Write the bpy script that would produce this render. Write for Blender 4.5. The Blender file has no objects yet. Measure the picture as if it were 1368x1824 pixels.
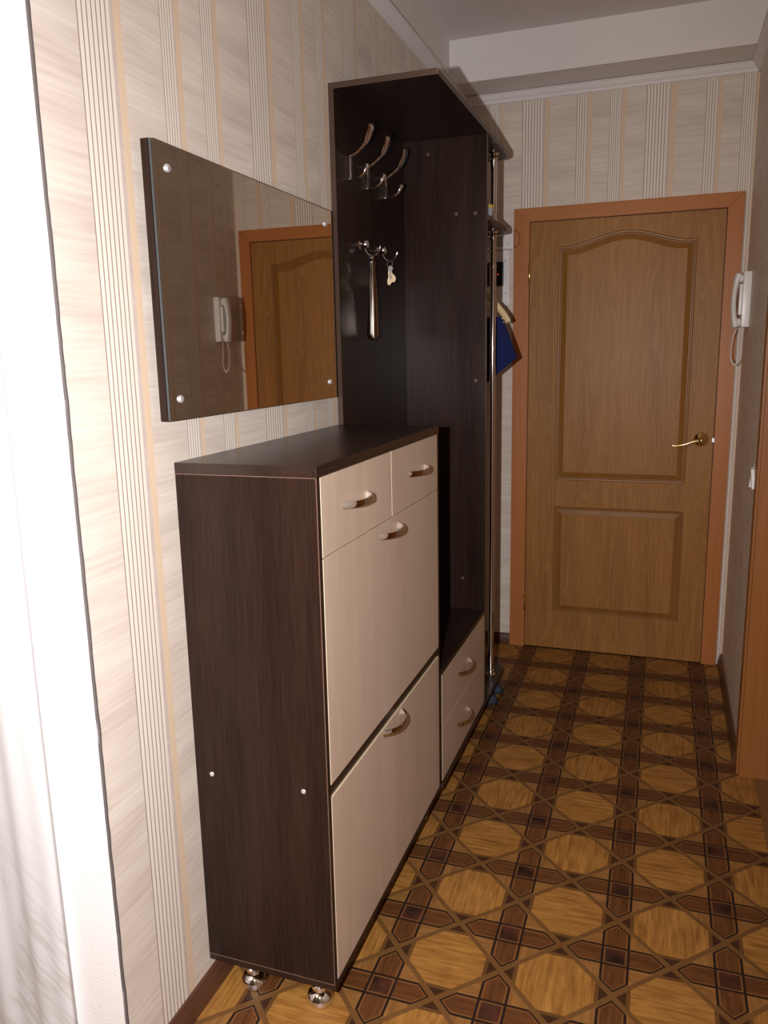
import bpy, bmesh, math, random
from mathutils import Vector, Matrix
random.seed(7)
SC = bpy.context.scene
COL = SC.collection

# ------------------------------------------------------------------ camera
cam_d = bpy.data.cameras.new('camera'); cam = bpy.data.objects.new('camera', cam_d); COL.objects.link(cam)
RV = Vector((0.942910, 0.332422, -0.020399)); UV = Vector((-0.046033, 0.190742, 0.980560)); FV = Vector((-0.329851, 0.923641, -0.195155))
M = Matrix((RV, UV, -FV)).transposed().to_4x4(); M.translation = Vector((0.92417, -1.36616, 1.43788))
cam.matrix_world = M
cam_d.sensor_fit = 'VERTICAL'; cam_d.sensor_height = 36.0; cam_d.lens = 1416.32 / 1824 * 36.0
cam_d.clip_start = 0.02
SC.camera = cam

# ------------------------------------------------------------------ light
world = bpy.data.worlds.new('world'); SC.world = world; world.use_nodes = True
world.node_tree.nodes['Background'].inputs[0].default_value = (0.5, 0.45, 0.4, 1)
world.node_tree.nodes['Background'].inputs[1].default_value = 0.02
def lamp(name, loc, power, color, radius):
    l = bpy.data.lights.new(name, 'POINT'); l.energy = power; l.color = color; l.shadow_soft_size = radius
    o = bpy.data.objects.new(name, l); COL.objects.link(o); o.location = loc
    return o
# the flash beside the lens: a soft cone
fl = bpy.data.lights.new('camera_flash', 'SPOT'); fl.energy = 200; fl.color = (1.0, 0.96, 0.955); fl.shadow_soft_size = 0.012
fl.spot_size = math.radians(140); fl.spot_blend = 1.0
flo = bpy.data.objects.new('camera_flash', fl); COL.objects.link(flo); flo.location = (0.765, -1.36, 1.452)
flo.rotation_euler = Vector((-0.50, 0.83, -0.27)).to_track_quat('-Z', 'Y').to_euler()
lamp('room_lamp', (-0.40, -2.0, 2.35), 30, (1.0, 0.70, 0.42), 0.10)                 # warm ceiling lamp of the room behind the camera
SC.view_settings.view_transform = 'Standard'; SC.view_settings.look = 'None'
SC.view_settings.exposure = 0.0; SC.view_settings.gamma = 1.0; SC.view_settings.use_curve_mapping = False
SC.cycles.use_denoising = True
SC.cycles.max_bounces = 8

# ------------------------------------------------------------------ node helper
class E:
    """A float socket with arithmetic: builds math nodes."""
    def __init__(s, nt, v): s.nt, s.v = nt, v
    def op(s, o, b=None, c=None):
        n = s.nt.nodes.new('ShaderNodeMath'); n.operation = o
        for k, q in enumerate((s, b, c)):
            if q is None: continue
            if isinstance(q, E): q = q.v
            if isinstance(q, (int, float)): n.inputs[k].default_value = q
            else: s.nt.links.new(q, n.inputs[k])
        return E(s.nt, n.outputs[0])
    def __add__(s, b): return s.op('ADD', b)
    def __sub__(s, b): return s.op('SUBTRACT', b)
    def __mul__(s, b): return s.op('MULTIPLY', b)
    def __truediv__(s, b): return s.op('DIVIDE', b)
    def abs(s): return s.op('ABSOLUTE')
    def fract(s): return s.op('FRACT')
    def floor(s): return s.op('FLOOR')
    def lt(s, b): return s.op('LESS_THAN', b)
    def gt(s, b): return s.op('GREATER_THAN', b)
    def max(s, b): return s.op('MAXIMUM', b)
    def min(s, b): return s.op('MINIMUM', b)
    def inv(s): return s.op('MULTIPLY_ADD', -1.0, 1.0)
    def between(s, a, b): return s.gt(a) * s.lt(b)

def new_mat(name, rough=0.5, metal=0.0, spec=0.5, color=(0.8, 0.8, 0.8)):
    m = bpy.data.materials.new(name); m.use_nodes = True
    nt = m.node_tree; b = nt.nodes['Principled BSDF']
    b.inputs['Base Color'].default_value = (*color, 1); b.inputs['Roughness'].default_value = rough
    b.inputs['Metallic'].default_value = metal; b.inputs['Specular IOR Level'].default_value = spec
    return m, nt, b
def position(nt):
    g = nt.nodes.new('ShaderNodeNewGeometry'); sp = nt.nodes.new('ShaderNodeSeparateXYZ')
    nt.links.new(g.outputs['Position'], sp.inputs[0])
    return [E(nt, sp.outputs[k]) for k in range(3)]
def combine(nt, *xyz):
    c = nt.nodes.new('ShaderNodeCombineXYZ')
    for k, q in enumerate(xyz):
        if isinstance(q, E): nt.links.new(q.v, c.inputs[k])
        else: c.inputs[k].default_value = q
    return c.outputs[0]
def noise(nt, vec, scale=1.0, detail=3.0, rough=0.55, dist=0.0):
    n = nt.nodes.new('ShaderNodeTexNoise'); n.inputs['Scale'].default_value = scale
    n.inputs['Detail'].default_value = detail; n.inputs['Roughness'].default_value = rough; n.inputs['Distortion'].default_value = dist
    nt.links.new(vec, n.inputs['Vector']); return E(nt, n.outputs[0])
def mix(nt, fac, a, b):
    n = nt.nodes.new('ShaderNodeMix'); n.data_type = 'RGBA'
    for q, s in ((fac, n.inputs[0]), (a, n.inputs[6]), (b, n.inputs[7])):
        if isinstance(q, E): nt.links.new(q.v, s)
        elif isinstance(q, tuple): s.default_value = (*q, 1)
        elif isinstance(q, (int, float)): s.default_value = q
        else: nt.links.new(q, s)
    return n.outputs[2]
def ramp(e, lo, hi):
    n = e.nt.nodes.new('ShaderNodeMapRange'); n.inputs[1].default_value = lo; n.inputs[2].default_value = hi
    e.nt.links.new(e.v, n.inputs[0]); return E(e.nt, n.outputs[0])
def bump(nt, b, h, dist, strength=1.0):
    n = nt.nodes.new('ShaderNodeBump'); n.inputs['Distance'].default_value = dist; n.inputs['Strength'].default_value = strength
    nt.links.new(h.v, n.inputs['Height']); nt.links.new(n.outputs[0], b.inputs['Normal'])

MAT = {}
def plain(name, color, rough=0.5, metal=0.0, spec=0.5, var=0.06, scale=30):
    m, nt, b = new_mat(name, rough, metal, spec, color)
    x, y, z = position(nt)
    f = noise(nt, combine(nt, x, y, z), scale, 2)
    nt.links.new(mix(nt, ramp(f, 0.3, 0.7), tuple(c * (1 - var) for c in color), tuple(min(1, c * (1 + var)) for c in color)), b.inputs['Base Color'])
    MAT[name] = m; return m
def wood(name, c1, c2, axis, rough=0.4, spec=0.5, fine=260, stretch=6, bump_d=0.0, cath=0.0, c3=None):
    """laminate / veneer with grain running along `axis` (0 x, 1 y, 2 z)"""
    m, nt, b = new_mat(name, rough, 0, spec)
    p = position(nt)
    v = [q * (stretch if k == axis else fine) for k, q in enumerate(p)]
    f = noise(nt, combine(nt, *v), 1.0, 4, 0.6)
    v2 = [q * (1.2 if k == axis else 14) for k, q in enumerate(p)]
    g = noise(nt, combine(nt, *v2), 1.0, 3, 0.5, cath)
    t = ramp(f * 0.55 + g * 0.45, 0.33, 0.67)
    col = mix(nt, t, c1, c2)
    if c3:
        w = (g * 9.0).fract(); w = ((w - 0.5).abs() * 2.0)
        col = mix(nt, ramp(w, 0.55, 1.0) * 0.55, col, c3)
    nt.links.new(col, b.inputs['Base Color'])
    if bump_d: bump(nt, b, f, bump_d)
    MAT[name] = m; return m

DARK1, DARK2 = (0.011, 0.0056, 0.0042), (0.036, 0.0185, 0.0135)
wood('wenge_z', DARK1, DARK2, 2, 0.28, 0.16, bump_d=0.0003)
wood('wenge_y', DARK1, DARK2, 1, 0.30, 0.5, bump_d=0.0002)
wood('wenge_x', DARK1, DARK2, 0, 0.36, 0.5, bump_d=0.0003)
plain('wenge_edge', (0.060, 0.032, 0.022), 0.4)
plain('edge_band', (0.16, 0.095, 0.07), 0.4)
wood('maple', (0.56, 0.435, 0.335), (0.66, 0.53, 0.42), 2, 0.33, 0.45, fine=160, stretch=3)
plain('maple_edge', (0.66, 0.52, 0.35), 0.5)
plain('chrome', (0.82, 0.82, 0.84), 0.06, 1.0, 0.5, 0.01)
plain('satin', (0.75, 0.75, 0.77), 0.42, 0.7, 0.5, 0.02)
plain('steel', (0.62, 0.53, 0.46), 0.16, 1.0, 0.5, 0.05)
plain('brass', (0.86, 0.62, 0.26), 0.12, 1.0, 0.5, 0.03)
plain('mirror_silver', (0.76, 0.69, 0.61), 0.0, 1.0, 0.5, 0.0)
plain('glass_edge', (0.05, 0.06, 0.065), 0.2, 0.0)
plain('white_plastic', (0.78, 0.76, 0.75), 0.3, var=0.02)
plain('grey_plastic', (0.36, 0.36, 0.37), 0.35)
plain('black_plastic', (0.012, 0.012, 0.014), 0.3)
plain('white_paint', (0.78, 0.75, 0.73), 0.75, var=0.015, scale=8)
plain('room_paint', (0.13, 0.10, 0.08), 0.8, var=0.03, scale=4)
plain('ceiling_paint', (0.70, 0.66, 0.64), 0.85, var=0.015, scale=6)
plain('cornice_foam', (0.80, 0.78, 0.77), 0.7, var=0.01)
plain('blue_cloth', (0.008, 0.014, 0.085), 0.8, spec=0.2, var=0.12, scale=60)
plain('beige_plastic', (0.68, 0.52, 0.28), 0.35)
plain('slipper_cloth', (0.050, 0.060, 0.090), 0.95, spec=0.1, var=0.3, scale=90)
plain('slipper_sole', (0.012, 0.014, 0.02), 0.8)
plain('tag_paper', (0.72, 0.55, 0.30), 0.55)
plain('jar_grey', (0.42, 0.48, 0.52), 0.35)
plain('jar_yellow', (0.75, 0.50, 0.08), 0.35)
plain('wire_brown', (0.20, 0.05, 0.025), 0.5)
plain('cap_brown', (0.085, 0.045, 0.04), 0.5)
plain('wall_gap', (0.10, 0.085, 0.085), 0.9)
wood('door_oak', (0.26, 0.108, 0.025), (0.365, 0.172, 0.046), 2, 0.42, 0.22, fine=120, stretch=2.0, cath=1.2, c3=(0.41, 0.205, 0.064))
wood('door_moulding', (0.225, 0.092, 0.017), (0.30, 0.13, 0.028), 2, 0.4, 0.4, fine=120, stretch=2.0)
wood('cherry_z', (0.40, 0.140, 0.038), (0.49, 0.185, 0.054), 2, 0.40, 0.30, fine=110, stretch=2.5)
wood('cherry_x', (0.40, 0.140, 0.038), (0.49, 0.185, 0.054), 0, 0.40, 0.30, fine=110, stretch=2.5)
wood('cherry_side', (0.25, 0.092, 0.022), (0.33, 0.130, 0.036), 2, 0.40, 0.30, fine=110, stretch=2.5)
wood('skirting', (0.065, 0.025, 0.014), (0.13, 0.052, 0.028), 1, 0.35, 0.5, fine=140, stretch=4)
wood('threshold_wood', (0.17, 0.075, 0.028), (0.25, 0.115, 0.045), 1, 0.4, 0.4, fine=110, stretch=3)
MAT['led'] = new_mat('led', 0.4)[0]
_b = MAT['led'].node_tree.nodes['Principled BSDF']; _b.inputs['Base Color'].default_value = (1, 0.03, 0.02, 1)
_b.inputs['Emission Color'].default_value = (1, 0.03, 0.02, 1); _b.inputs['Emission Strength'].default_value = 1.2

def white_wall():
    m, nt, b = new_mat('white_textured', 0.8, 0, 0.3, (0.86, 0.85, 0.86))
    x, y, z = position(nt)
    bump(nt, b, noise(nt, combine(nt, x, y, z), 260, 3), 0.0012)
    MAT['white_textured'] = m
white_wall()

def wallpaper(name, axis, off, period, A, B, C):
    """striped wallpaper: three ribbed bands and three beige bands per repeat, over streaky cream ground"""
    m, nt, b = new_mat(name, 0.55, 0, 0.35)
    p = position(nt); h, z = p[axis], p[2]
    u = ((h - off) / period).fract()
    v = combine(nt, h * 4.0, z * 120.0, p[1 - axis])
    f = noise(nt, v, 1.0, 5, 0.62)
    f2 = noise(nt, combine(nt, h * 3.0, z * 16.0, p[1 - axis] + 7.0), 1.0, 2, 0.5)
    ground = mix(nt, ramp(f * 0.5 + f2 * 0.5, 0.37, 0.63), (0.60, 0.515, 0.455), (0.765, 0.69, 0.61))
    rib_mask = None; beige = None; phase = None; shade = None
    for (a0, a1, n, b0, b1) in (A, B, C):
        r = u.between(a0, a1); g = u.between(b0, b1)
        ph = ((u - a0) * (n / (a1 - a0))).fract() * r
        sh = u.between(a1, b0)
        rib_mask = r if rib_mask is None else rib_mask + r
        beige = g if beige is None else beige + g
        shade = sh if shade is None else shade + sh
        phase = ph if phase is None else phase + ph
    line = (phase.lt(0.20) * rib_mask)
    ribc = mix(nt, line, (0.80, 0.735, 0.66), (0.30, 0.215, 0.165))
    col = mix(nt, shade * 0.55, ground, (0.52, 0.43, 0.40))
    col = mix(nt, beige, col, (0.72, 0.56, 0.41))
    col = mix(nt, rib_mask, col, ribc)
    nt.links.new(col, b.inputs['Base Color'])
    hgt = (rib_mask * 0.6 - line * 0.8) + f * 0.25
    bump(nt, b, hgt, 0.0008)
    MAT[name] = m
FA = (0.0, 0.147, 7, 0.165, 0.200); FB = (0.405, 0.480, 5, 0.490, 0.520); FC = (0.655, 0.730, 5, 0.740, 0.768)
wallpaper('wallpaper_left', 1, 0.405, 0.585, FA, FB, FC)
wallpaper('wallpaper_right', 1, 0.15, 0.585, FA, FB, FC)
wallpaper('wallpaper_end', 0, 0.264, 0.520, (0.0, 0.170, 7, 0.187, 0.230), (0.450, 0.530, 4, 0.540, 0.572), (0.715, 0.800, 5, 0.812, 0.84))

def lino():
    m, nt, b = new_mat('parquet_linoleum', 0.30, 0, 0.45)
    x, y, z = position(nt)
    P, GX, GY, ROT = 0.25519, 0.35619, 0.38270, 0.0093
    dx, dy = x - GX, y - GY
    U = (dx * math.cos(ROT) + dy * math.sin(ROT)) / P; V = (dy * math.cos(ROT) - dx * math.sin(ROT)) / P
    iu, iv = (U + 0.5).floor(), (V + 0.5).floor()
    u, v = (U - iu).abs(), (V - iv).abs()
    s = u + v
    bb = 0.118
    inu, inv = v.lt(bb), u.lt(bb)                     # the band along u, the band along v
    band = inu.max(inv)
    square = inu * inv
    inside = s.lt(0.5)
    strap = (s - 0.5).abs().lt(0.033)
    # grain coordinates
    gx1 = noise(nt, combine(nt, x * 9, y * 95, 0.0), 1.0, 5, 0.62, 0.6)
    gy1 = noise(nt, combine(nt, x * 95, y * 9, 3.0), 1.0, 5, 0.62, 0.6)
    cu, cv = U.floor(), V.floor()
    chk = ((cu + cv) * 0.5).fract().gt(0.25)
    grain_o = gx1 * chk + gy1 * chk.inv()
    blotch = noise(nt, combine(nt, x * 18, y * 18, 1.0), 1.0, 3, 0.5)
    octc = mix(nt, ramp(grain_o * 0.8 + blotch * 0.2, 0.34, 0.66), (0.21, 0.084, 0.015), (0.46, 0.225, 0.052))
    armg = ramp(gx1 * inu + gy1 * inu.inv(), 0.3, 0.7)
    arm = mix(nt, armg, (0.068, 0.023, 0.006), (0.165, 0.060, 0.016))
    sq = mix(nt, ramp(blotch, 0.35, 0.65), (0.018, 0.006, 0.004), (0.085, 0.027, 0.013))
    dark = mix(nt, blotch, (0.030, 0.010, 0.004), (0.070, 0.026, 0.009))
    tri = mix(nt, ramp(grain_o, 0.3, 0.7), (0.19, 0.078, 0.019), (0.34, 0.165, 0.046))
    strapc = mix(nt, blotch, (0.135, 0.060, 0.016), (0.185, 0.088, 0.026))
    # base: outside the diamonds light octagon, inside small triangles
    col = mix(nt, inside, octc, tri)
    rim = u.min(v).between(bb, bb + 0.036) * inside.inv()
    col = mix(nt, rim, col, mix(nt, blotch, (0.105, 0.046, 0.012), (0.16, 0.073, 0.02)))
    col = mix(nt, band * inside.inv(), col, dark)
    armmask = band * inside
    col = mix(nt, armmask, col, arm)
    col = mix(nt, square, col, sq)
    # black and light pin lines round each arm and square
    dtip = (s - 0.5).abs() * 0.7071
    e1 = (u - bb).abs(); e2 = (v - bb).abs()
    tip = s.between(0.430, 0.452) * band
    light = s.between(0.414, 0.430) * band
    side = (e2.lt(0.0115) + e1.lt(0.0115)).min(1.0) * s.lt(0.452)
    sidel = ((v - bb + 0.020).abs().lt(0.0085) + (u - bb + 0.020).abs().lt(0.0085)).min(1.0) * s.lt(0.43) * band
    col = mix(nt, (sidel + light).min(1.0) * 0.75, col, (0.22, 0.092, 0.026))
    col = mix(nt, (side + tip).min(1.0), col, (0.018, 0.008, 0.005))
    gap = s.between(0.452, 0.470) * band
    col = mix(nt, gap, col, strapc)
    col = mix(nt, strap, col, strapc)
    nt.links.new(col, b.inputs['Base Color'])
    ro = noise(nt, combine(nt, x, y, 0.0), 5, 3)
    nt.links.new(ramp(ro, -1.6, 2.4).v, b.inputs['Roughness'])
    bump(nt, b, grain_o, 0.0004)
    MAT['lino'] = m
lino()

def curtain_mat():
    m, nt, b = new_mat('sheer_curtain', 0.7, 0, 0.2, (0.88, 0.87, 0.86))
    x, y, z = position(nt)
    w = noise(nt, combine(nt, x * 10, z * 3.2, 0.0), 1.0, 2, 0.5, 0.5)
    fw = noise(nt, combine(nt, (x * 0.75 + z * 0.66) * 85.0, (z * 0.75 - x * 0.66) * 9.0, 2.0), 1.0, 3, 0.55, 0.8)
    patch = ramp(w, 0.40, 0.52) * ramp(z * -1.0, -0.62, -0.30)
    nt.links.new(mix(nt, patch * ramp(fw, 0.42, 0.62), (0.95, 0.95, 0.96), (0.80, 0.78, 0.76)), b.inputs['Base Color'])
    bump(nt, b, patch * fw, 0.0008)
    tr = nt.nodes.new('ShaderNodeBsdfTransparent'); mx = nt.nodes.new('ShaderNodeMixShader')
    al = patch * 0.05 + 0.88
    nt.links.new(al.v, mx.inputs[0]); nt.links.new(tr.outputs[0], mx.inputs[1]); nt.links.new(b.outputs[0], mx.inputs[2])
    tl = nt.nodes.new('ShaderNodeBsdfTranslucent'); tl.inputs[0].default_value = (0.92, 0.92, 0.93, 1)
    ad = nt.nodes.new('ShaderNodeMixShader'); ad.inputs[0].default_value = 0.10
    nt.links.new(b.outputs[0], ad.inputs[1]); nt.links.new(tl.outputs[0], ad.inputs[2]); nt.links.new(ad.outputs[0], mx.inputs[2])
    nt.links.new(mx.outputs[0], nt.nodes['Material Output'].inputs[0])
    MAT['sheer_curtain'] = m
curtain_mat()

# ------------------------------------------------------------------ object helpers
ORG = {}
def thing(name, loc, label, cat, group=None):
    o = bpy.data.objects.new(name, None); COL.objects.link(o); o.location = loc; o.empty_display_size = 0.05
    o['label'] = label; o['category'] = cat
    if group: o['group'] = group
    ORG[o] = Vector(loc); return o
def org(p): return ORG.get(p, Vector((0, 0, 0)))
def obj(name, bm, mat, parent=None, smooth=False, mats=None):
    """link bm (world coordinates) as one mesh object under parent"""
    if parent is not None: bmesh.ops.translate(bm, verts=bm.verts, vec=-org(parent))
    me = bpy.data.meshes.new(name); bmesh.ops.recalc_face_normals(bm, faces=bm.faces); bm.to_mesh(me); bm.free()
    for mm in (mats or [mat]): me.materials.append(MAT[mm])
    if smooth:
        for p in me.polygons: p.use_smooth = True
        if smooth != 'all':
            me.set_sharp_from_angle(angle=math.radians(35))
    o = bpy.data.objects.new(name, me); COL.objects.link(o)
    if parent is not None: o.parent = parent; ORG[o] = org(parent)
    return o
def place(name, me, parent, loc, rz=0.0):
    """link a shared local mesh under parent at a world location"""
    o = bpy.data.objects.new(name, me); COL.objects.link(o); o.parent = parent
    o.location = Vector(loc) - org(parent); o.rotation_euler = (0, 0, rz); ORG[o] = Vector(loc); return o
def mesh_of(name, bm, mat, smooth=True):
    me = bpy.data.meshes.new(name); bmesh.ops.recalc_face_normals(bm, faces=bm.faces); bm.to_mesh(me); bm.free(); me.materials.append(MAT[mat])
    if smooth:
        for p in me.polygons: p.use_smooth = True
        me.set_sharp_from_angle(angle=math.radians(35))
    return me
def box(lo, hi, bev=0.0, bm=None):
    own = bmesh.new()
    bmesh.ops.create_cube(own, size=1.0)
    for v in own.verts: v.co = Vector([lo[k] + (v.co[k] + 0.5) * (hi[k] - lo[k]) for k in range(3)])
    if bev: bmesh.ops.bevel(own, geom=own.edges[:], offset=bev, segments=2, affect='EDGES', profile=0.7)
    if bm is None: return own
    return join(bm, own)
def join(bm, other):
    me = bpy.data.meshes.new('tmp'); other.to_mesh(me); other.free(); bm.from_mesh(me); bpy.data.meshes.remove(me); return bm
def lathe(profile, seg=28, axis='z', at=(0, 0, 0), bm=None):
    bm = bm or bmesh.new(); rings = []
    at = Vector(at)
    for r, h in profile:
        ring = []
        for k in range(seg):
            a = 2 * math.pi * k / seg
            c = (r * math.cos(a), r * math.sin(a), h)
            if axis == 'x': c = (c[2], c[0], c[1])
            if axis == 'y': c = (c[0], c[2], c[1])
            ring.append(bm.verts.new(at + Vector(c)))
        rings.append(ring)
    for a, b in zip(rings, rings[1:]):
        for k in range(seg): bm.faces.new((a[k], a[(k + 1) % seg], b[(k + 1) % seg], b[k]))
    bm.faces.new(rings[0]); bm.faces.new(rings[-1]); return bm
def sweep(path, widths, side, seg=10, bm=None, closed_round=True):
    """elliptic section along path: widths = [(across, thick)], `side` the across direction"""
    bm = bm or bmesh.new(); path = [Vector(p) for p in path]; side = Vector(side).normalized(); rings = []
    for i, p in enumerate(path):
        t = (path[min(i + 1, len(path) - 1)] - path[max(i - 1, 0)]).normalized()
        n = t.cross(side)
        if n.length < 1e-4: n = t.orthogonal()
        n.normalize(); s2 = n.cross(t).normalized()
        w = widths[i] if isinstance(widths, list) else widths
        rings.append([bm.verts.new(p + s2 * (w[0] * math.cos(2 * math.pi * k / seg)) + n * (w[1] * math.sin(2 * math.pi * k / seg))) for k in range(seg)])
    for a, b in zip(rings, rings[1:]):
        for k in range(seg): bm.faces.new((a[k], a[(k + 1) % seg], b[(k + 1) % seg], b[k]))
    bm.faces.new(rings[0]); bm.faces.new(rings[-1]); return bm
def spline(pts, n=8):
    P = [Vector(p) for p in pts]; P = [P[0] * 2 - P[1]] + P + [P[-1] * 2 - P[-2]]; out = []
    for i in range(1, len(P) - 2):
        for k in range(n):
            t = k / n; a, b, c, d = P[i - 1:i + 3]
            out.append(0.5 * ((2 * b) + (c - a) * t + (2 * a - 5 * b + 4 * c - d) * t * t + (3 * b - a - 3 * c + d) * t ** 3))
    out.append(P[-2]); return out
def prism(poly, lo, hi, axis):
    """polygon in the two other axes extruded along axis"""
    bm = bmesh.new()
    def mk(a, b, h):
        return {0: (h, a, b), 1: (a, h, b), 2: (a, b, h)}[axis]
    v0 = [bm.verts.new(mk(a, b, lo)) for a, b in poly]; v1 = [bm.verts.new(mk(a, b, hi)) for a, b in poly]
    n = len(poly); bm.faces.new(v0); bm.faces.new(v1)
    for k in range(n): bm.faces.new((v0[k], v0[(k + 1) % n], v1[(k + 1) % n], v1[k]))
    return bm
def struct(name, bm, mat, parent=None, smooth=False, label=None):
    o = obj(name, bm, mat, parent, smooth)
    if parent is None:
        o['kind'] = 'structure'
        if label: o['label'] = label
    return o

# ------------------------------------------------------------------ the room
W, L, R = -0.014, 2.408, 1.214        # left wall, end wall, right wall
YC = -0.292                           # outer corner where the left wall begins
CZ = 2.725                            # ceiling
CORN = 2.518                          # cornice lower edge
YB, XL = -3.0, -1.7                   # back and far-left limits of the room behind
DY0, DY1 = 0.40, 1.385                # doorway in the right wall
struct('floor', box((XL - 0.1, YB - 0.1, -0.06), (R + 0.045, L + 0.1, 0.0)), 'lino')
struct('ceiling', box((XL - 0.1, YB - 0.1, CZ), (R + 0.3, L + 0.1, CZ + 0.06)), 'ceiling_paint')
struct('wall_left', box((W - 0.11, YC + 0.004, 0), (W, L, CORN + 0.02)), 'wallpaper_left')
struct('wall_left_return', box((XL, YC, 0), (W - 0.001, YC + 0.09, CZ)), 'white_textured')
struct('wall_end', box((W - 0.11, L, 0), (R + 0.15, L + 0.1, CZ)), 'wallpaper_end')
wr = bmesh.new()
box((R, DY1, 0), (R + 0.13, L, CORN + 0.02), 0, wr); box((R, YB, 0), (R + 0.13, DY0, CORN + 0.02), 0, wr); box((R, DY0, 2.06), (R + 0.13, DY1, CORN + 0.02), 0, wr)
struct('wall_right', wr, 'wallpaper_right')
struct('wall_back', box((XL, YB - 0.1, 0), (R + 0.13, YB, CZ)), 'room_paint')
struct('wall_far_left', box((XL - 0.1, YB - 0.1, 0), (XL, YC + 0.09, CZ)), 'room_paint')
# painted bands above the cornices and the boxed beam over the end wall
struct('trim_1', box((W - 0.11, YC + 0.004, CORN + 0.02), (W + 0.002, L, CZ)), 'white_paint')
struct('trim_2', box((R - 0.002, YB, CORN + 0.02), (R + 0.13, L, CZ)), 'white_paint')
struct('trim_3', box((W + 0.002, 2.195, 2.553), (R - 0.002, L, CZ), 0.002), 'white_paint')
def cornice(axis):
    # (out from wall, up)
    return [(0, 0), (0.006, 0), (0.010, 0.004), (0.011, 0.010), (0.015, 0.013), (0.022, 0.019), (0.027, 0.027), (0.029, 0.031), (0.034, 0.032), (0.034, 0.036), (0, 0.036)]
struct('trim_4', prism([(W + a, CORN + b) for a, b in cornice(0)], YC + 0.004, L, 1), 'cornice_foam', smooth=True)
struct('trim_5', prism([(R - a, CORN - 0.004 + b) for a, b in cornice(0)], YB, L, 1), 'cornice_foam', smooth=True)
struct('trim_6', prism([(L - a, CORN - 0.004 + b) for a, b in cornice(0)], W, R, 0), 'cornice_foam', smooth=True)
# ragged cut edge of the wallpaper at the corner
bm = bmesh.new(); prev = None; random.seed(3)
zz = 0.0; wob = 0
while zz < CORN:
    wob = wob * 0.75 + random.uniform(-0.0007, 0.0007)
    if random.random() < 0.06: wob += random.choice((-1, 1)) * 0.0012
    a = [bm.verts.new((W + 0.0012, YC + 0.001 + wob, zz)), bm.verts.new((W + 0.0012, YC + 0.0048 + wob, zz)), bm.verts.new((W - 0.002, YC - 0.0012 + wob * 0.3, zz))]
    if prev: bm.faces.new((prev[0], prev[1], a[1], a[0])); bm.faces.new((prev[2], prev[0], a[0], a[2]))
    prev = a; zz += 0.014
struct('trim_7', bm, 'wall_gap')
def skirt(poly_fn, lo, hi, axis): return prism([poly_fn(a, b) for a, b in ((0, 0), (0.018, 0), (0.018, 0.012), (0.014, 0.034), (0.010, 0.046), (0.006, 0.052), (0, 0.053))], lo, hi, axis)
struct('baseboard_left', skirt(lambda a, b: (W + a, b), YC, L, 1), 'skirting', smooth=True)
struct('baseboard_right', skirt(lambda a, b: (R - a, b), DY1 + 0.075, L, 1), 'skirting', smooth=True)
struct('baseboard_end', skirt(lambda a, b: (L - a, b), W + 0.018, 0.232, 0), 'skirting', smooth=True)

# ------------------------------------------------------------------ end door
d1 = thing('door_1', (0.715, L, 0), 'oak veneer door with an arched upper panel in an orange casing', 'door'); d1['kind'] = 'structure'
xl, xr, xol, xor_ = 0.309, 1.121, 0.2345, 1.1872; zt, zo = 2.0, 2.0625
YF = L - 0.016                                          # face of leaf
def casing(poly, mat):
    bm = bmesh.new(); y0, y1 = L + 0.0, L - 0.022
    f = [bm.verts.new((a, y0, b)) for a, b in poly]; g = [bm.verts.new((a, y1, b)) for a, b in poly]
    n = len(poly); bm.faces.new(f); top = bm.faces.new(g)
    for k in range(n): bm.faces.new((f[k], f[(k + 1) % n], g[(k + 1) % n], g[k]))
    bmesh.ops.bevel(bm, geom=list(top.edges), offset=0.003, segments=2, affect='EDGES')
    return obj('casing', bm, mat, d1)
casing([(xol, 0), (xl - 0.003, 0), (xl - 0.003, zt + 0.003), (xol, zo)], 'cherry_z')
casing([(xr + 0.003, 0), (xor_, 0), (xor_, zo), (xr + 0.003, zt + 0.003)], 'cherry_z')
casing([(xl - 0.003, zt + 0.0034), (xr + 0.003, zt + 0.0034), (xor_, zo + 0.0004), (xol, zo + 0.0004)], 'cherry_x')
plain('gap_shadow', (0.05, 0.022, 0.012), 0.8)  # black-brown strips behind the leaf gap, shade of the gap put in as colour
obj('gap_shadow_strip', box((xl - 0.006, L - 0.004, 0), (xl + 0.004, L + 0.001, zt + 0.006)), 'gap_shadow', d1)
obj('gap_shadow_strip', box((xr - 0.004, L - 0.004, 0), (xr + 0.006, L + 0.001, zt + 0.006)), 'gap_shadow', d1)
obj('gap_shadow_strip', box((xl + 0.004, L - 0.004, zt - 0.004), (xr - 0.004, L + 0.001, zt + 0.006)), 'gap_shadow', d1)
def top_loop(d):
    """arched panel outline shrunk by d"""
    x0, x1, zb_, zs, zp = 0.437 + d, 1.014 - d, 0.838 + d, 1.890 - d, 1.943 - d * 1.05
    cx = (x0 + x1) / 2; pts = []
    for k in range(13): pts.append((x0 + (x1 - x0) * k / 12, zb_))
    for k in range(1, 12): pts.append((x1, zb_ + (zs - zb_) * k / 12))
    n = 36
    for k in range(n + 1):
        t = 1 - 2 * k / n; a = abs(t)
        h = 0.5 * (1 + math.cos(math.pi * min(1, a / 0.90))) if a < 0.90 else 0.0
        h = h ** 0.85
        pts.append((cx + t * (x1 - x0) / 2, zs + (zp - zs) * h))
    for k in range(1, 12): pts.append((x0, zs + (zb_ - zs) * k / 12))
    return pts
def low_loop(d):
    x0, x1, z0, z1 = 0.438 + d, 1.016 - d, 0.188 + d, 0.712 - d
    return [(x0, z0), (x1, z0), (x1, z1), (x0, z1)]
bm = bmesh.new()
def ring(pts, y): return [bm.verts.new((a, y, b)) for a, b in pts]
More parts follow.
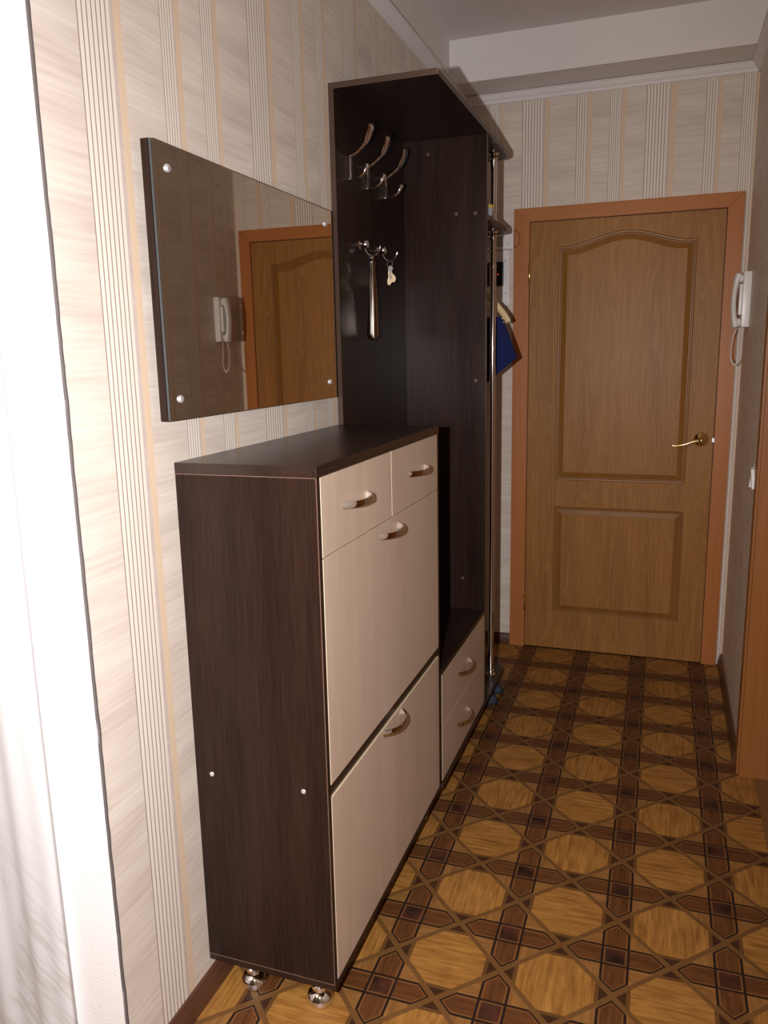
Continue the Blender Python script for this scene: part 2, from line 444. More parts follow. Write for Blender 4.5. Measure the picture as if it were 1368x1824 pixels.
def strip(a, b):
    n = len(a)
    for k in range(n): bm.faces.new((a[k], a[(k + 1) % n], b[(k + 1) % n], b[k]))
outer = ring([(xl, 0.006), (xr, 0.006), (xr, zt), (xl, zt)], YF)
holes = [ring(top_loop(0), YF), ring(low_loop(0), YF)]
edges = []
for lp in [outer] + holes:
    for k in range(len(lp)): edges.append(bm.edges.new((lp[k], lp[(k + 1) % len(lp)])))
bmesh.ops.triangle_fill(bm, edges=edges, use_beauty=True)
back = ring([(xl, 0.006), (xr, 0.006), (xr, zt), (xl, zt)], L + 0.02); strip(outer, back); bm.faces.new(back)
leaf = obj('leaf', bm, 'door_oak', d1)
for loop in (top_loop, low_loop):
    bm = bmesh.new()
    prof = [(0, 0), (0.004, 0.003), (0.008, 0.0035), (0.011, 0.0085), (0.015, 0.0085), (0.019, 0.007), (0.036, 0.0010), (0.038, 0.0)]
    rs = [ring(loop(a), YF + b) for a, b in prof]
    for a, b in zip(rs, rs[1:]): strip(a, b)
    obj('panel_moulding', bm, 'door_moulding', d1)
    bm = bmesh.new(); bm.faces.new(ring(loop(0.038), YF)); obj('panel', bm, 'door_oak', d1)
for hz in (1.785, 0.235):
    hg = obj('hinge', lathe([(0.0045, hz - 0.045), (0.0055, hz - 0.043), (0.0055, hz + 0.043), (0.0045, hz + 0.045)], 12, 'z', (xl - 0.001, L - 0.0265, 0)), 'brass', d1, True)
# lever handle
hx, hz = 1.070, 1.040
h = obj('handle', lathe([(0.030, YF), (0.0305, YF - 0.004), (0.026, YF - 0.010), (0.014, YF - 0.014), (0.0095, YF - 0.040), (0.012, YF - 0.046), (0.010, YF - 0.056), (0.004, YF - 0.060)], 28, 'y', (hx, 0, hz)), 'brass', d1, True)
pth = spline([(hx, YF - 0.049, hz), (hx - 0.03, YF - 0.050, hz - 0.006), (hx - 0.07, YF - 0.051, hz - 0.020), (hx - 0.105, YF - 0.050, hz - 0.026), (hx - 0.118, YF - 0.050, hz - 0.023)])
obj('lever', sweep(pth, [(0.0085 - 0.004 * i / len(pth), 0.0065 - 0.0025 * i / len(pth)) for i in range(len(pth))], (0, 0, 1)), 'brass', h, True)
obj('strike_plate', box((xr - 0.006, YF - 0.004, hz - 0.012), (xr + 0.005, YF + 0.001, hz + 0.006), 0.001), 'satin', d1)

# ------------------------------------------------------------------ doorway in the right wall
d2 = thing('door_2', (R, 1.02, 0), 'side doorway with orange wooden jamb and casing by the light switch', 'door'); d2['kind'] = 'structure'
def side_casing(y0, y1): return obj('casing', box((R - 0.011, y0, 0), (R, y1, 2.12), 0.003), 'cherry_side', d2)
side_casing(DY1 - 0.004, DY1 + 0.062); side_casing(DY0 - 0.062, DY0 + 0.004)
obj('head_casing', box((R - 0.011, DY0 - 0.062, 2.122), (R, DY1 + 0.062, 2.185), 0.003), 'cherry_side', d2)
obj('jamb', box((R - 0.004, DY1 - 0.024, 0.002), (R + 0.135, DY1 - 0.003, 2.058), 0.002), 'cherry_side', d2)
obj('jamb', box((R - 0.004, DY0 + 0.003, 0.002), (R + 0.135, DY0 + 0.024, 2.058), 0.002), 'cherry_side', d2)
obj('threshold', box((R + 0.044, DY0 + 0.025, -0.05), (R + 0.20, DY1 - 0.025, 0.006), 0.003), 'threshold_wood', d2)
obj('leaf', box((R + 0.095, DY0 + 0.026, 0.010), (R + 0.133, DY1 - 0.026, 2.05), 0.002), 'cherry_side', d2)

# ------------------------------------------------------------------ shared fittings
def bow_handle():
    """flat arched chrome bow, local: along y, out +x, 0.15 long"""
    bm = bmesh.new(); n = 22; half = 0.076; rings = []
    for i in range(n + 1):
        t = -1 + 2 * i / n
        x = 0.030 * (1 - abs(t) ** 2.6); y = half * t * (1 - 0.04 * abs(t))
        dx = -0.030 * 2.6 * abs(t) ** 1.6 * (1 if t > 0 else -1); tn = Vector((dx, half, 0)).normalized(); nn = Vector((tn.y, -tn.x, 0))
        w = 0.0062 + 0.0012 * abs(t); th = 0.0024
        rings.append([bm.verts.new(Vector((x, y, 0)) + nn * a + Vector((0, 0, b))) for a, b in ((-th, -w), (th * 0.6, -w), (th, -w * 0.6), (th, w * 0.6), (th * 0.6, w), (-th, w))])
    for a, b in zip(rings, rings[1:]):
        for k in range(6): bm.faces.new((a[k], a[(k + 1) % 6], b[(k + 1) % 6], b[k]))
    bm.faces.new(rings[0]); bm.faces.new(rings[-1])
    return mesh_of('handle', bm, 'chrome')
HANDLE = bow_handle()
def front_panel(name, parent, y0, y1, z0, z1, xf, hy, hz_):
    """maple front with light edge banding and its bow handle"""
    bm = box((xf - 0.016, y0, z0), (xf, y1, z1), 0.0012)
    me = obj(name, bm, 'maple', parent, mats=['maple', 'maple_edge'])
    for p in me.data.polygons:
        if abs(p.normal.x) < 0.9: p.material_index = 1
    place('handle', HANDLE, me, (xf - 0.002, hy, hz_))
    return me
def screw_mesh(r=0.0055, h=0.002):
    bm = lathe([(r, 0), (r, -h * 0.5), (r * 0.75, -h), (r * 0.28, -h), (r * 0.26, -h * 0.4)], 18, 'y'); return mesh_of('screw', bm, 'satin')

# ------------------------------------------------------------------ shoe cabinet
W1, D, ZB, H = 0.863, 0.3015, 0.077, 1.2305
X0 = W + 0.001
sc = thing('shoe_cabinet', (0.145, W1 / 2, 0), 'tall dark wenge shoe cabinet with cream fronts on chrome feet', 'shoe cabinet')
T = 0.016
obj('top_panel', box((X0, -0.001, H - 0.022), (D + 0.0005, W1, H), 0.0015), 'wenge_y', sc)
obj('side_panel', box((X0, 0, ZB + T), (D - 0.001, T, H - 0.0224), 0.0008), 'wenge_z', sc)
obj('side_panel', box((X0, W1 - T, ZB + T), (D - 0.001, W1, H - 0.0224), 0.0008), 'wenge_z', sc)
obj('bottom_panel', box((X0, 0, ZB), (D, W1, ZB + T - 0.0006), 0.001), 'wenge_y', sc)
obj('back_panel', box((X0, T, ZB + T), (X0 + 0.004, W1 - T, H - 0.0224)), 'wenge_z', sc)
obj('divider_shelf', box((X0 + 0.004, T, 0.532), (D - 0.004, W1 - T, 0.556)), 'wenge_y', sc)
# light edge banding lines where the panels meet
obj('edge_banding', box((X0, -0.0014, H - 0.0236), (D - 0.002, 0.0006, H - 0.0221)), 'edge_band', sc)
obj('edge_banding', box((D - 0.0022, -0.0006, ZB + T), (D - 0.0006, 0.0012, H - 0.023)), 'edge_band', sc)
obj('edge_banding', box((X0, -0.0008, ZB + T - 0.0012), (D - 0.001, 0.0006, ZB + T + 0.0002)), 'edge_band', sc)
fy0, fy1 = T + 0.001, W1 - T - 0.001
front_panel('drawer', sc, fy0, 0.4345, 1.0465, 1.2065, D, 0.199, 1.131)
front_panel('drawer', sc, 0.4375, fy1, 1.0465, 1.2065, D, 0.648, 1.130)
front_panel('flap_door', sc, fy0, fy1, 0.5595, 1.0435, D, 0.417, 1.015)
front_panel('flap_door', sc, fy0, fy1, ZB + T + 0.001, 0.5300, D, 0.413, 0.516)
foot = mesh_of('foot', lathe([(0.020, 0), (0.030, 0.003), (0.0315, 0.010), (0.029, 0.019), (0.022, 0.027), (0.0165, 0.031), (0.0155, 0.034), (0.0185, 0.037), (0.0185, 0.044), (0.0155, 0.047), (0.0155, 0.062), (0.024, 0.066), (0.024, 0.0772)], 32), 'chrome')
for fx, fy in ((0.075, 0.045), (0.242, 0.045), (0.075, W1 - 0.06), (0.242, W1 - 0.06)): place('foot', foot, sc, (fx, fy, 0))
SCREW = screw_mesh()
place('screw', SCREW, sc, (0.026, 0.0002, 0.548)); place('screw', SCREW, sc, (0.245, 0.0002, 0.545))

# ------------------------------------------------------------------ wall mirror
mz0, mz1, my0, my1 = 1.3175, 1.829, -0.056, 0.781
mr = thing('wall_mirror', (W, (my0 + my1) / 2, mz0), 'wide rectangular wall mirror on a dark board above the cabinet', 'mirror')
obj('backing_board', box((0.0, my0, mz0), (0.0155, my1, mz1), 0.001), 'wenge_z', mr)
for yy in (my0 + 0.12, my1 - 0.12): obj('mounting_bracket', box((W + 0.0035, yy - 0.03, mz1 - 0.09), (0.0, yy + 0.03, mz1 - 0.05)), 'grey_plastic', mr)
gl = obj('glass', box((0.0165, my0 + 0.001, mz0 + 0.001), (0.0215, my1 - 0.001, mz1 - 0.001), 0.0006), 'mirror_silver', mr, mats=['mirror_silver', 'glass_edge'])
for p in gl.data.polygons:
    if p.normal.x < 0.9: p.material_index = 1
bm = lathe([(0.0075, 0.0), (0.0078, 0.0025), (0.006, 0.0048), (0.003, 0.0056)], 20, 'x'); CAP = mesh_of('screw_cap', bm, 'satin')
for y, z in ((-0.008, 1.786), (0.735, 1.789), (-0.017, 1.359), (0.735, 1.363)): place('screw_cap', CAP, mr, (0.0214, y, z))

mr.rotation_euler = (0, 0, math.radians(0.3))            # hangs a touch out of parallel

# ------------------------------------------------------------------ hall stand
Y1, Y2, H2, YE = W1 + 0.002, 1.498, 2.1835, 1.915
D2 = 0.3015
hs = thing('hall_stand', (0.145, (Y1 + YE) / 2, 0), 'tall dark wenge hall stand with chrome coat hooks and rounded end shelves', 'hall stand')
BP = 0.002                                            # face of back panel
obj('back_panel', box((W + 0.001, Y1, ZB + T), (BP, Y2, H2 - T), 0.0006), 'wenge_z', hs)
obj('edge_banding', box((W + 0.002, Y1 - 0.001, ZB + T), (BP + 0.001, Y1 + 0.001, H2 - T)), 'wenge_edge', hs)
obj('side_panel', box((W + 0.001, Y2, ZB + T), (D2, Y2 + T, H2 - T - 0.0003), 0.0008), 'wenge_z', hs)
obj('edge_banding', box((D2 - 0.0004, Y2 + 0.001, ZB + T), (D2 + 0.0010, Y2 + T - 0.001, H2 - T - 0.0004)), 'wenge_edge', hs)
def shelf_poly(y0, x1=D2 + 0.004, y1=YE, r=0.075):
    pts = [(W + 0.001, y0), (x1, y0)]
    for k in range(13):
        a = math.pi / 2 * k / 12
        pts.append((x1 - r + r * math.cos(a), y1 - r + r * math.sin(a)))
    pts.append((0.10, y1)); 
    for k in range(1, 9):
        a = math.pi / 2 * k / 8
        pts.append((0.10 - (0.114) * math.sin(a) + 0.0, y1 - 0.10 * (1 - math.cos(a))))
    return [(max(a, W + 0.001), b) for a, b in pts]
def shelf(name, y0, z0, z1, mat='wenge_y'):
    bm = prism(shelf_poly(y0), z0, z1, 2); o = obj(name, bm, mat, hs, mats=[mat, 'wenge_edge'])
    for p in o.data.polygons:
        if abs(p.normal.z) < 0.5: p.material_index = 1
    return o
shelf('top_shelf', Y1, H2 - T, H2)
shelf('end_shelf', Y2 + T + 0.0005, 1.890, 1.906)
shelf('bottom_panel', Y1, ZB, ZB + T - 0.0006)
obj('edge_banding', box((D2 + 0.002, Y1 - 0.0012, H2 - T + 0.001), (D2 + 0.0052, Y1 + 0.0014, H2 - 0.001)), 'edge_band', hs)
# lower drawer unit
ZS = 0.470
obj('seat_panel', box((BP + 0.0004, Y1 + T + 0.0004, ZS - T), (D2, Y2 - 0.0004, ZS), 0.001), 'wenge_y', hs)
obj('side_panel', box((BP + 0.0004, Y1, ZB + T), (D2 - 0.001, Y1 + T, ZS), 0.001), 'wenge_z', hs)
front_panel('drawer', hs, Y1 + T + 0.001, Y2 - 0.0012, 0.2785, ZS - T - 0.001, D2, 1.168, 0.370)
front_panel('drawer', hs, Y1 + T + 0.001, Y2 - 0.0012, ZB + T + 0.001, 0.2765, D2, 1.147, 0.194)
# end pole with collars
PX, PY = 0.268, 1.775
pole = obj('pole', lathe([(0.0125, ZB + T), (0.0125, 1.890)], 24, 'z', (PX, PY, 0)), 'chrome', hs, True)
pole2 = obj('pole', lathe([(0.0125, 1.906), (0.0125, H2 - T)], 24, 'z', (PX, PY, 0)), 'chrome', hs, True)
def collar(z, s, par):
    prof = [(0.021, 0), (0.0215, 0.003), (0.016, 0.008), (0.0145, 0.013), (0.0165, 0.018), (0.0145, 0.023), (0.0127, 0.026)]
    pr = [(r, z + s * h_) for r, h_ in prof]
    obj('collar', lathe(pr, 24, 'z', (PX, PY, 0)), 'chrome', par, True)
collar(ZB + T, 1, pole); collar(1.890, -1, pole); collar(1.906, 1, pole2); collar(H2 - T, -1, pole2)
obj('joint_ring', lathe([(0.0128, 1.752), (0.0138, 1.754), (0.0138, 1.762), (0.0128, 1.764)], 24, 'z', (PX, PY, 0)), 'chrome', pole, True)
obj('hanging_rail', lathe([(0.008, Y2 + T), (0.008, 1.90)], 16, 'y', (0.150, 0, 1.832)), 'chrome', hs, True)
obj('rail_bracket', box((0.144, 1.884, 1.825), (0.156, 1.896, 1.8896), 0.002), 'chrome', hs)
# screw covers on the side panel
cc = mesh_of('screw_cover', lathe([(0.0065, 0), (0.0065, -0.0008), (0.005, -0.0012)], 18, 'y'), 'cap_brown')
for x, z in ((0.193, 1.915), (0.215, 0.589), (0.264, 1.336), (0.262, 1.912), (0.092, 2.120)): place('screw_cover', cc, hs, (x, Y2 + 0.0001, z))
# coat hooks
def hook_meshes():
    plate = mesh_of('hook_plate', box((0, -0.0095, -0.034), (0.009, 0.0095, 0.034), 0.0025), 'chrome')
    p = spline([(0.004, 0, 0.030), (0.020, 0, 0.038), (0.040, 0, 0.052), (0.058, 0, 0.070), (0.070, 0, 0.092), (0.077, 0, 0.116)], 6)
    n = len(p) - 1; ws = []
    for i in range(n + 1):
        t = i / n
        w = 0.0075 + 0.0005 * t + (0.0165 * max(0, (t - 0.48) / 0.52) ** 0.7 if t > 0.48 else 0)
        th = 0.0060 - 0.0006 * t
        if t > 0.93: w *= 1 - ((t - 0.93) / 0.07) ** 2 * 0.55; th *= 1 - ((t - 0.93) / 0.07) * 0.4
        ws.append((w, th))
    up = mesh_of('upper_prong', sweep(p, ws, (0, 1, 0), 12), 'chrome')
    p = spline([(0.003, 0, -0.031), (0.018, 0, -0.031), (0.036, 0, -0.026), (0.050, 0, -0.015), (0.058, 0, -0.002), (0.061, 0, 0.006)], 6)
    n = len(p) - 1
    lo = mesh_of('lower_prong', sweep(p, [((0.0070 + 0.0022 * max(0, i / n - 0.7) / 0.3) * (1 if i < n else 0.5), (0.0052 + 0.0026 * max(0, i / n - 0.7) / 0.3) * (1 if i < n else 0.5)) for i in range(n + 1)], (0, 1, 0), 12), 'chrome')
    return plate, up, lo
HP, HU, HL = hook_meshes()
for y in (0.968, 1.116, 1.288):
    o = place('coat_hook', HP, hs, (BP, y, 1.979)); place('upper_prong', HU, o, (BP, y, 1.979)); place('lower_prong', HL, o, (BP, y, 1.979))
KB = mesh_of('knob_base', lathe([(0.013, 0), (0.0135, 0.003), (0.009, 0.007), (0.008, 0.012), (0.0125, 0.017), (0.0145, 0.023), (0.0125, 0.029), (0.006, 0.033)], 24, 'x'), 'chrome')
p = spline([(0.018, 0, -0.010), (0.026, 0, -0.026), (0.040, 0, -0.035), (0.056, 0, -0.030), (0.067, 0, -0.016), (0.070, 0, -0.008)], 6)
KP = mesh_of('knob_prong', sweep(p, (0.0028, 0.0028), (0, 1, 0), 10), 'chrome')
for y in (1.037, 1.202):
    o = place('knob_hook', KB, hs, (BP, y, 1.770)); place('prong', KP, o, (BP, y, 1.770))

# ------------------------------------------------------------------ things hanging on the hooks
def blade():
    """long steel shoehorn: narrow neck with a hanging loop, spooned blade below"""
    bm = bmesh.new(); rings = []
    n, m = 34, 9; Ln = 0.242
    for i in range(n + 1):
        t = i / n
        hw = 0.0100 - 0.0025 * math.sin(min(1, t / 0.25) * math.pi) * 0.6 + 0.0118 * max(0, (t - 0.15) / 0.85) ** 1.15
        if t > 0.93: hw *= math.sqrt(max(0.03, 1 - ((t - 0.93) / 0.07) ** 2))
        bow = 0.004 + 0.013 * max(0, (t - 0.25) / 0.75) ** 1.1
        off = 0.004 * math.sin(t * math.pi) 
        rings.append([(bow * ((k / (m - 1) * 2 - 1) ** 2) * -1 + off, hw * (k / (m - 1) * 2 - 1), -Ln * t) for k in range(m)])
    V = [[bm.verts.new(c) for c in r_] for r_ in rings]
    for a, b in zip(V, V[1:]):
        for k in range(m - 1): bm.faces.new((a[k], a[k + 1], b[k + 1], b[k]))
    bmesh.ops.solidify(bm, geom=bm.faces[:], thickness=0.0014)
    return bm
hy_ = 1.040
t = thing('shoehorn', (0.045, hy_, 1.47), 'long shiny steel shoehorn hanging from the left small hook', 'shoehorn')
bm = blade(); bmesh.ops.rotate(bm, verts=bm.verts, cent=(0, 0, 0), matrix=Matrix.Rotation(math.radians(-58), 3, 'Z'))
bmesh.ops.translate(bm, verts=bm.verts, vec=(0.0445, hy_, 1.7225)); obj('blade', bm, 'steel', t, 'all')
bm = bmesh.new(); loop = [(0.0445 + 0.0, hy_ + 0.0065 * math.cos(a), 1.7305 + 0.0085 * math.sin(a)) for a in [2 * math.pi * k / 20 for k in range(21)]]
obj('hanging_loop', sweep(loop, (0.0014, 0.0014), (1, 0, 0), 8), 'steel', t, True)
t = thing('key_tag', (0.045, 1.203, 1.655), 'beige leaf shaped key tag hanging from the right small hook', 'key tag')
bm = bmesh.new(); pts = []
for k in range(24):
    a = 2 * math.pi * k / 24
    r_ = 0.013 * (1 + 0.30 * math.cos(3 * a + 0.6)); pts.append((0.048 + r_ * 0.95 * math.cos(a), 1.683 + 1.75 * r_ * math.sin(a)))
bm = prism(pts, 1.2015, 1.2035, 1); bmesh.ops.rotate(bm, verts=bm.verts, cent=(0.046, 1.2025, 1.70), matrix=Matrix.Rotation(math.radians(18), 3, 'Z'))
obj('tag', bm, 'tag_paper', t)
bm = bmesh.new()
ringp = [(0.045 + 0.009 * math.cos(a), 1.202, 1.7265 + 0.0105 * math.sin(a)) for a in [2 * math.pi * k / 20 for k in range(21)]]
obj('ring', sweep(ringp, (0.0011, 0.0011), (0, 1, 0), 8), 'chrome', t, True)
kb = lathe([(0.0085, 1.1965), (0.0085, 1.1988)], 16, 'y', (0.049, 0, 1.711)); box((0.0462, 1.1968, 1.678), (0.0508, 1.1984, 1.706), 0.0, kb); box((0.0505, 1.1968, 1.680), (0.0535, 1.1984, 1.686), 0.0, kb)
obj('key', kb, 'grey_plastic', t)

# clothes hanger with a blue cloth, behind the end shelves
HY = 1.880
t = thing('clothes_hanger', (0.150, HY, 1.54), 'cream plastic clothes hanger hanging under the end shelf', 'hanger')
def arm(s):
    pp = spline([(0.150, HY, 1.690), (0.150 + s * 0.05, HY, 1.672), (0.150 + s * 0.10, HY, 1.630), (0.150 + s * 0.142, HY, 1.582), (0.150 + s * 0.160, HY, 1.552)], 8)
    return sweep(pp, [(0.0036, 0.0125 - 0.003 * abs(i / len(pp) - 0.5)) for i in range(len(pp))], (0, 1, 0), 12)
obj('arm', arm(1), 'beige_plastic', t, True); obj('arm', arm(-1), 'beige_plastic', t, True)
obj('trouser_bar', sweep([(0.150 - 0.142, HY, 1.567), (0.150, HY, 1.567), (0.150 + 0.142, HY, 1.567)], (0.0034, 0.0042), (0, 1, 0), 10), 'beige_plastic', t, True)
obj('notch', lathe([(0.0065, HY - 0.004), (0.0065, HY + 0.004)], 14, 'y', (0.286, 0, 1.551)), 'beige_plastic', t, True)
hk = spline([(0.150, HY, 1.690), (0.150, HY, 1.760), (0.160, HY, 1.800), (0.166, HY, 1.832), (0.150, HY, 1.8455), (0.1365, HY, 1.834)], 8)
obj('hook', sweep(hk, (0.0022, 0.0022), (0, 1, 0), 8), 'chrome', t, True)
bm = bmesh.new(); rows = []
out = lambda z: 0.132 + (1.5625 - z) / (1.5625 - 1.412) * 0.064 if z > 1.412 else 0.196
for layer, yy in ((0, HY - 0.0075), (1, HY + 0.0075)):
    rr = []
    for j in range(15):
        row = []
        for k in range(17):
            s = k / 16 * 2 - 1
            ztop = 1.5735; zlow = 1.412 - (1 - abs(s)) ** 1.0 * 0.16
            z = ztop + (zlow - ztop) * j / 14
            wd = 0.130 + 0.066 * (j / 14) ** 0.9
            row.append(bm.verts.new((0.150 + s * wd, yy + 0.003 * math.sin(s * 9 + j * 0.25) * (j / 14) * (1 if layer else -1), z)))
        rr.append(row)
    rows.append(rr)
for rr in rows:
    for a, b in zip(rr, rr[1:]):
        for k in range(16): bm.faces.new((a[k], a[k + 1], b[k + 1], b[k]))
F, Bk = rows
for k in range(16):
    bm.faces.new((F[0][k], F[0][k + 1], Bk[0][k + 1], Bk[0][k])); bm.faces.new((F[14][k], F[14][k + 1], Bk[14][k + 1], Bk[14][k]))
for j in range(14):
    bm.faces.new((F[j][0], F[j + 1][0], Bk[j + 1][0], Bk[j][0])); bm.faces.new((F[j][16], F[j + 1][16], Bk[j + 1][16], Bk[j][16]))
o = obj('blue_garment', bm, 'blue_cloth', None, True); o['label'] = 'dark blue cloth with pointed hem draped over the hanger bar'; o['category'] = 'garment'

# small tub on the end shelf
t = thing('storage_tub', (0.235, 1.60, 1.906), 'small grey tub with a yellow lid on the end shelf', 'tub')
obj('body', lathe([(0.034, 1.9062), (0.036, 1.910), (0.039, 1.940), (0.039, 1.944)], 28, 'z', (0.264, 1.60, 0)), 'jar_grey', t, True)
obj('lid', lathe([(0.0400, 1.941), (0.0410, 1.944), (0.0405, 1.950), (0.036, 1.953), (0.02, 1.954)], 28, 'z', (0.264, 1.60, 0)), 'jar_yellow', t, True)

# slippers under the end shelf
def slipper(x, y, rz, label):
    t = thing('slipper', (x, y, 0), label, 'slipper', 'slippers under the hall stand')
    t.rotation_euler = (0, 0, rz)
    def outline(n=28, s=1.0):
        pts = []
        for k in range(n):
            a = 2 * math.pi * k / n; c, q = math.cos(a), math.sin(a)
            pts.append((0.118 * c * s, (0.040 + 0.009 * c) * q * s))
        return pts
    bm = prism(outline(), 0.0, 0.012, 2); bmesh.ops.bevel(bm, geom=[e for e in bm.edges if abs(e.verts[0].co.z - e.verts[1].co.z) < 1e-5], offset=0.003, segments=2, affect='EDGES')
    me = bpy.data.meshes.new('sole'); bm.to_mesh(me); bm.free(); me.materials.append(MAT['slipper_sole'])
    o = bpy.data.objects.new('sole', me); COL.objects.link(o); o.parent = t
    bm = bmesh.new(); rings = []
    for i in range(13):
        u = i / 12; xx = -0.02 + 0.136 * u
        hw = (0.040 + 0.009 * (xx / 0.118)) * math.sqrt(max(0.02, 1 - (xx / 0.119) ** 2)) * 1.04
        hh = (0.050 - 0.022 * u) * math.sqrt(max(0.03, 1 - max(0, (u - 0.55) / 0.46) ** 2))
        rings.append([bm.verts.new((xx, hw * math.cos(math.pi * k / 12), 0.010 + hh * math.sin(math.pi * k / 12) ** 0.8 + 0.0015 * math.sin(i * 2.1 + k))) for k in range(13)])
    for a, b in zip(rings, rings[1:]):
        for k in range(12): bm.faces.new((a[k], a[k + 1], b[k + 1], b[k]))
    bmesh.ops.recalc_face_normals(bm, faces=bm.faces); bmesh.ops.solidify(bm, geom=bm.faces[:], thickness=0.004)
    me = bpy.data.meshes.new('upper'); bm.to_mesh(me); bm.free(); me.materials.append(MAT['slipper_cloth'])
    for p_ in me.polygons: p_.use_smooth = True
    o = bpy.data.objects.new('upper', me); COL.objects.link(o); o.parent = t
slipper(0.200, 1.690, 0.08, 'blue grey cloth slipper under the hall stand, the one nearer the drawers')
slipper(0.200, 1.812, -0.05, 'blue grey cloth slipper under the hall stand, the one nearer the end door')

# ------------------------------------------------------------------ meter boxes on the end wall
t = thing('junction_box', (0.17, L, 1.89), 'white junction box high on the end wall beside the door casing', 'junction box')
obj('body', box((0.100, L - 0.028, 1.892), (0.234, L, 1.985), 0.004), 'white_plastic', t)
obj('window', box((0.110, L - 0.0300, 1.905), (0.187, L - 0.0275, 1.950), 0.001), 'grey_plastic', t)
sm = mesh_of('screw', lathe([(0.0035, 0), (0.0035, -0.001), (0.002, -0.0015)], 14, 'y'), 'grey_plastic')
place('screw', sm, t, (0.214, L - 0.0279, 1.914))
wp = spline([(0.232, L - 0.014, 1.972), (0.248, L - 0.030, 1.970), (0.262, L - 0.036, 1.945), (0.262, L - 0.036, 1.915), (0.248, L - 0.032, 1.899), (0.230, L - 0.020, 1.8985)], 8)
obj('wire', sweep(wp, (0.0014, 0.0014), (0, 1, 0), 8), 'wire_brown', t, True)
t = thing('electricity_meter', (0.16, L, 1.642), 'electricity meter with red light on a white board below the junction box', 'meter')
obj('board', box((0.095, L - 0.012, 1.643), (0.213, L, 1.8905), 0.003), 'white_plastic', t)
obj('meter_body', box((0.105, L - 0.034, 1.735), (0.189, L - 0.0118, 1.838), 0.004), 'black_plastic', t)
obj('indicator_light', lathe([(0.0030, L - 0.0335), (0.0030, L - 0.0355), (0.0015, L - 0.0365)], 14, 'y', (0.1655, 0, 1.783)), 'led', t, True)
obj('terminal_cover', box((0.108, L - 0.026, 1.655), (0.189, L - 0.0118, 1.732), 0.003), 'white_plastic', t)
place('screw', sm, t, (0.194, L - 0.0121, 1.842)); place('screw', sm, t, (0.195, L - 0.0121, 1.700))

# ------------------------------------------------------------------ intercom on the right wall
IY, IZ = 2.19, 1.620
t = thing('intercom', (R, IY, 1.51), 'white intercom handset on its cradle on the right wall', 'intercom')
obj('cradle', box((R - 0.030, IY - 0.040, IZ - 0.108), (R, IY + 0.040, IZ + 0.106), 0.006), 'white_plastic', t, True)
obj('rest', box((R - 0.042, IY - 0.028, IZ - 0.060), (R - 0.0295, IY + 0.028, IZ + 0.060), 0.005), 'white_plastic', t, True)
pp = spline([(R - 0.044, IY, IZ + 0.100), (R - 0.053, IY, IZ + 0.070), (R - 0.059, IY, IZ + 0.02), (R - 0.059, IY, IZ - 0.03), (R - 0.054, IY, IZ - 0.075), (R - 0.046, IY, IZ - 0.108)], 8)
n = len(pp) - 1
hs_ = obj('handset', sweep(pp, [((0.022 + 0.004 * abs(i / n * 2 - 1)) * (1 if 0 < i < n else 0.86), (0.011 + 0.004 * abs(i / n * 2 - 1) ** 2) * (1 if 0 < i < n else 0.75)) for i in range(n + 1)], (0, 1, 0), 20), 'white_plastic', t, True)
obj('earpiece', lathe([(0.017, R - 0.0430), (0.018, R - 0.037), (0.015, R - 0.0305)], 20, 'x', (0, IY, IZ + 0.082)), 'white_plastic', t, True)
obj('mouthpiece', lathe([(0.017, R - 0.0430), (0.018, R - 0.037), (0.015, R - 0.0305)], 20, 'x', (0, IY, IZ - 0.088)), 'white_plastic', t, True)
axis_ = spline([(R - 0.045, IY - 0.004, IZ - 0.112), (R - 0.056, IY - 0.012, IZ - 0.150), (R - 0.060, IY - 0.022, IZ - 0.215), (R - 0.050, IY - 0.026, IZ - 0.250), (R - 0.036, IY - 0.024, IZ - 0.250), (R - 0.022, IY - 0.020, IZ - 0.215), (R - 0.022, IY - 0.010, IZ - 0.165), (R - 0.016, IY, IZ - 0.106)], 40)
coil = []
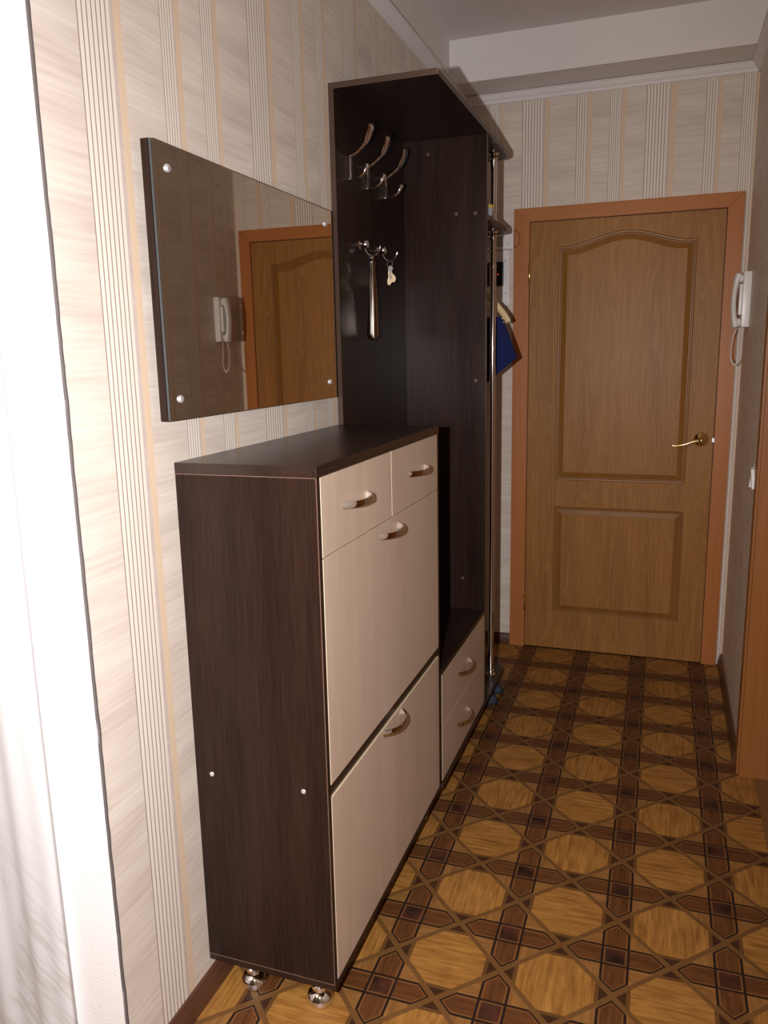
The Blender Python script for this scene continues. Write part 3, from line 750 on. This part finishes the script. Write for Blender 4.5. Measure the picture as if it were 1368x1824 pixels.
for i, c in enumerate(axis_):
    tg = (axis_[min(i + 1, len(axis_) - 1)] - axis_[max(i - 1, 0)]).normalized(); s_ = Vector((0, 1, 0)); nn = tg.cross(s_).normalized(); s2 = nn.cross(tg)
    a = i * 0.95; coil.append(c + (nn * math.cos(a) + s2 * math.sin(a)) * 0.0030)
obj('coiled_cord', sweep(coil, (0.0014, 0.0014), (0, 1, 0), 6), 'white_plastic', t, 'all')

# ------------------------------------------------------------------ light switch on the right wall
SY, SZ = 1.496, 1.010
t = thing('light_switch', (R, SY, SZ - 0.04), 'white two rocker light switch on the right wall by the doorway', 'light switch')
obj('frame', box((R - 0.009, SY - 0.041, SZ - 0.041), (R, SY + 0.041, SZ + 0.041), 0.003), 'white_plastic', t)
for s in (-1, 1):
    bm = box((R - 0.019, SY + (0.001 if s > 0 else -0.032), SZ - 0.033), (R - 0.0085, SY + (0.032 if s > 0 else -0.001), SZ + 0.033), 0.0015)
    bmesh.ops.rotate(bm, verts=bm.verts, cent=(R - 0.009, SY, SZ), matrix=Matrix.Rotation(math.radians(5 * s), 3, 'Y'))
    obj('rocker', bm, 'white_plastic', t)

# ------------------------------------------------------------------ sheer curtain on the white wall
bm = bmesh.new(); rows = []
xs0, xs1, nx, nz = -0.95, -0.118, 90, 40
for j in range(nz + 1):
    z = 0.015 + 2.50 * j / nz; row = []
    for k in range(nx + 1):
        s = k / nx; x = xs0 + (xs1 - xs0) * s + 0.006 * math.sin(z * 2.1 + s * 3)
        y = YC - 0.022 + 0.004 * math.sin(s * 46 + 0.7 * math.sin(z * 1.7)) + 0.002 * math.sin(s * 101 + z * 2.3)
        row.append(bm.verts.new((x, y, z)))
    rows.append(row)
for a, b in zip(rows, rows[1:]):
    for k in range(nx): bm.faces.new((a[k], a[k + 1], b[k + 1], b[k]))
bmesh.ops.solidify(bm, geom=bm.faces[:], thickness=0.0006)
t = thing('curtain', (-0.53, YC - 0.04, 0), 'sheer white curtain with feathery pattern hanging before the white wall', 'curtain')
cb = obj('cloth', bm, 'sheer_curtain', t, 'all')
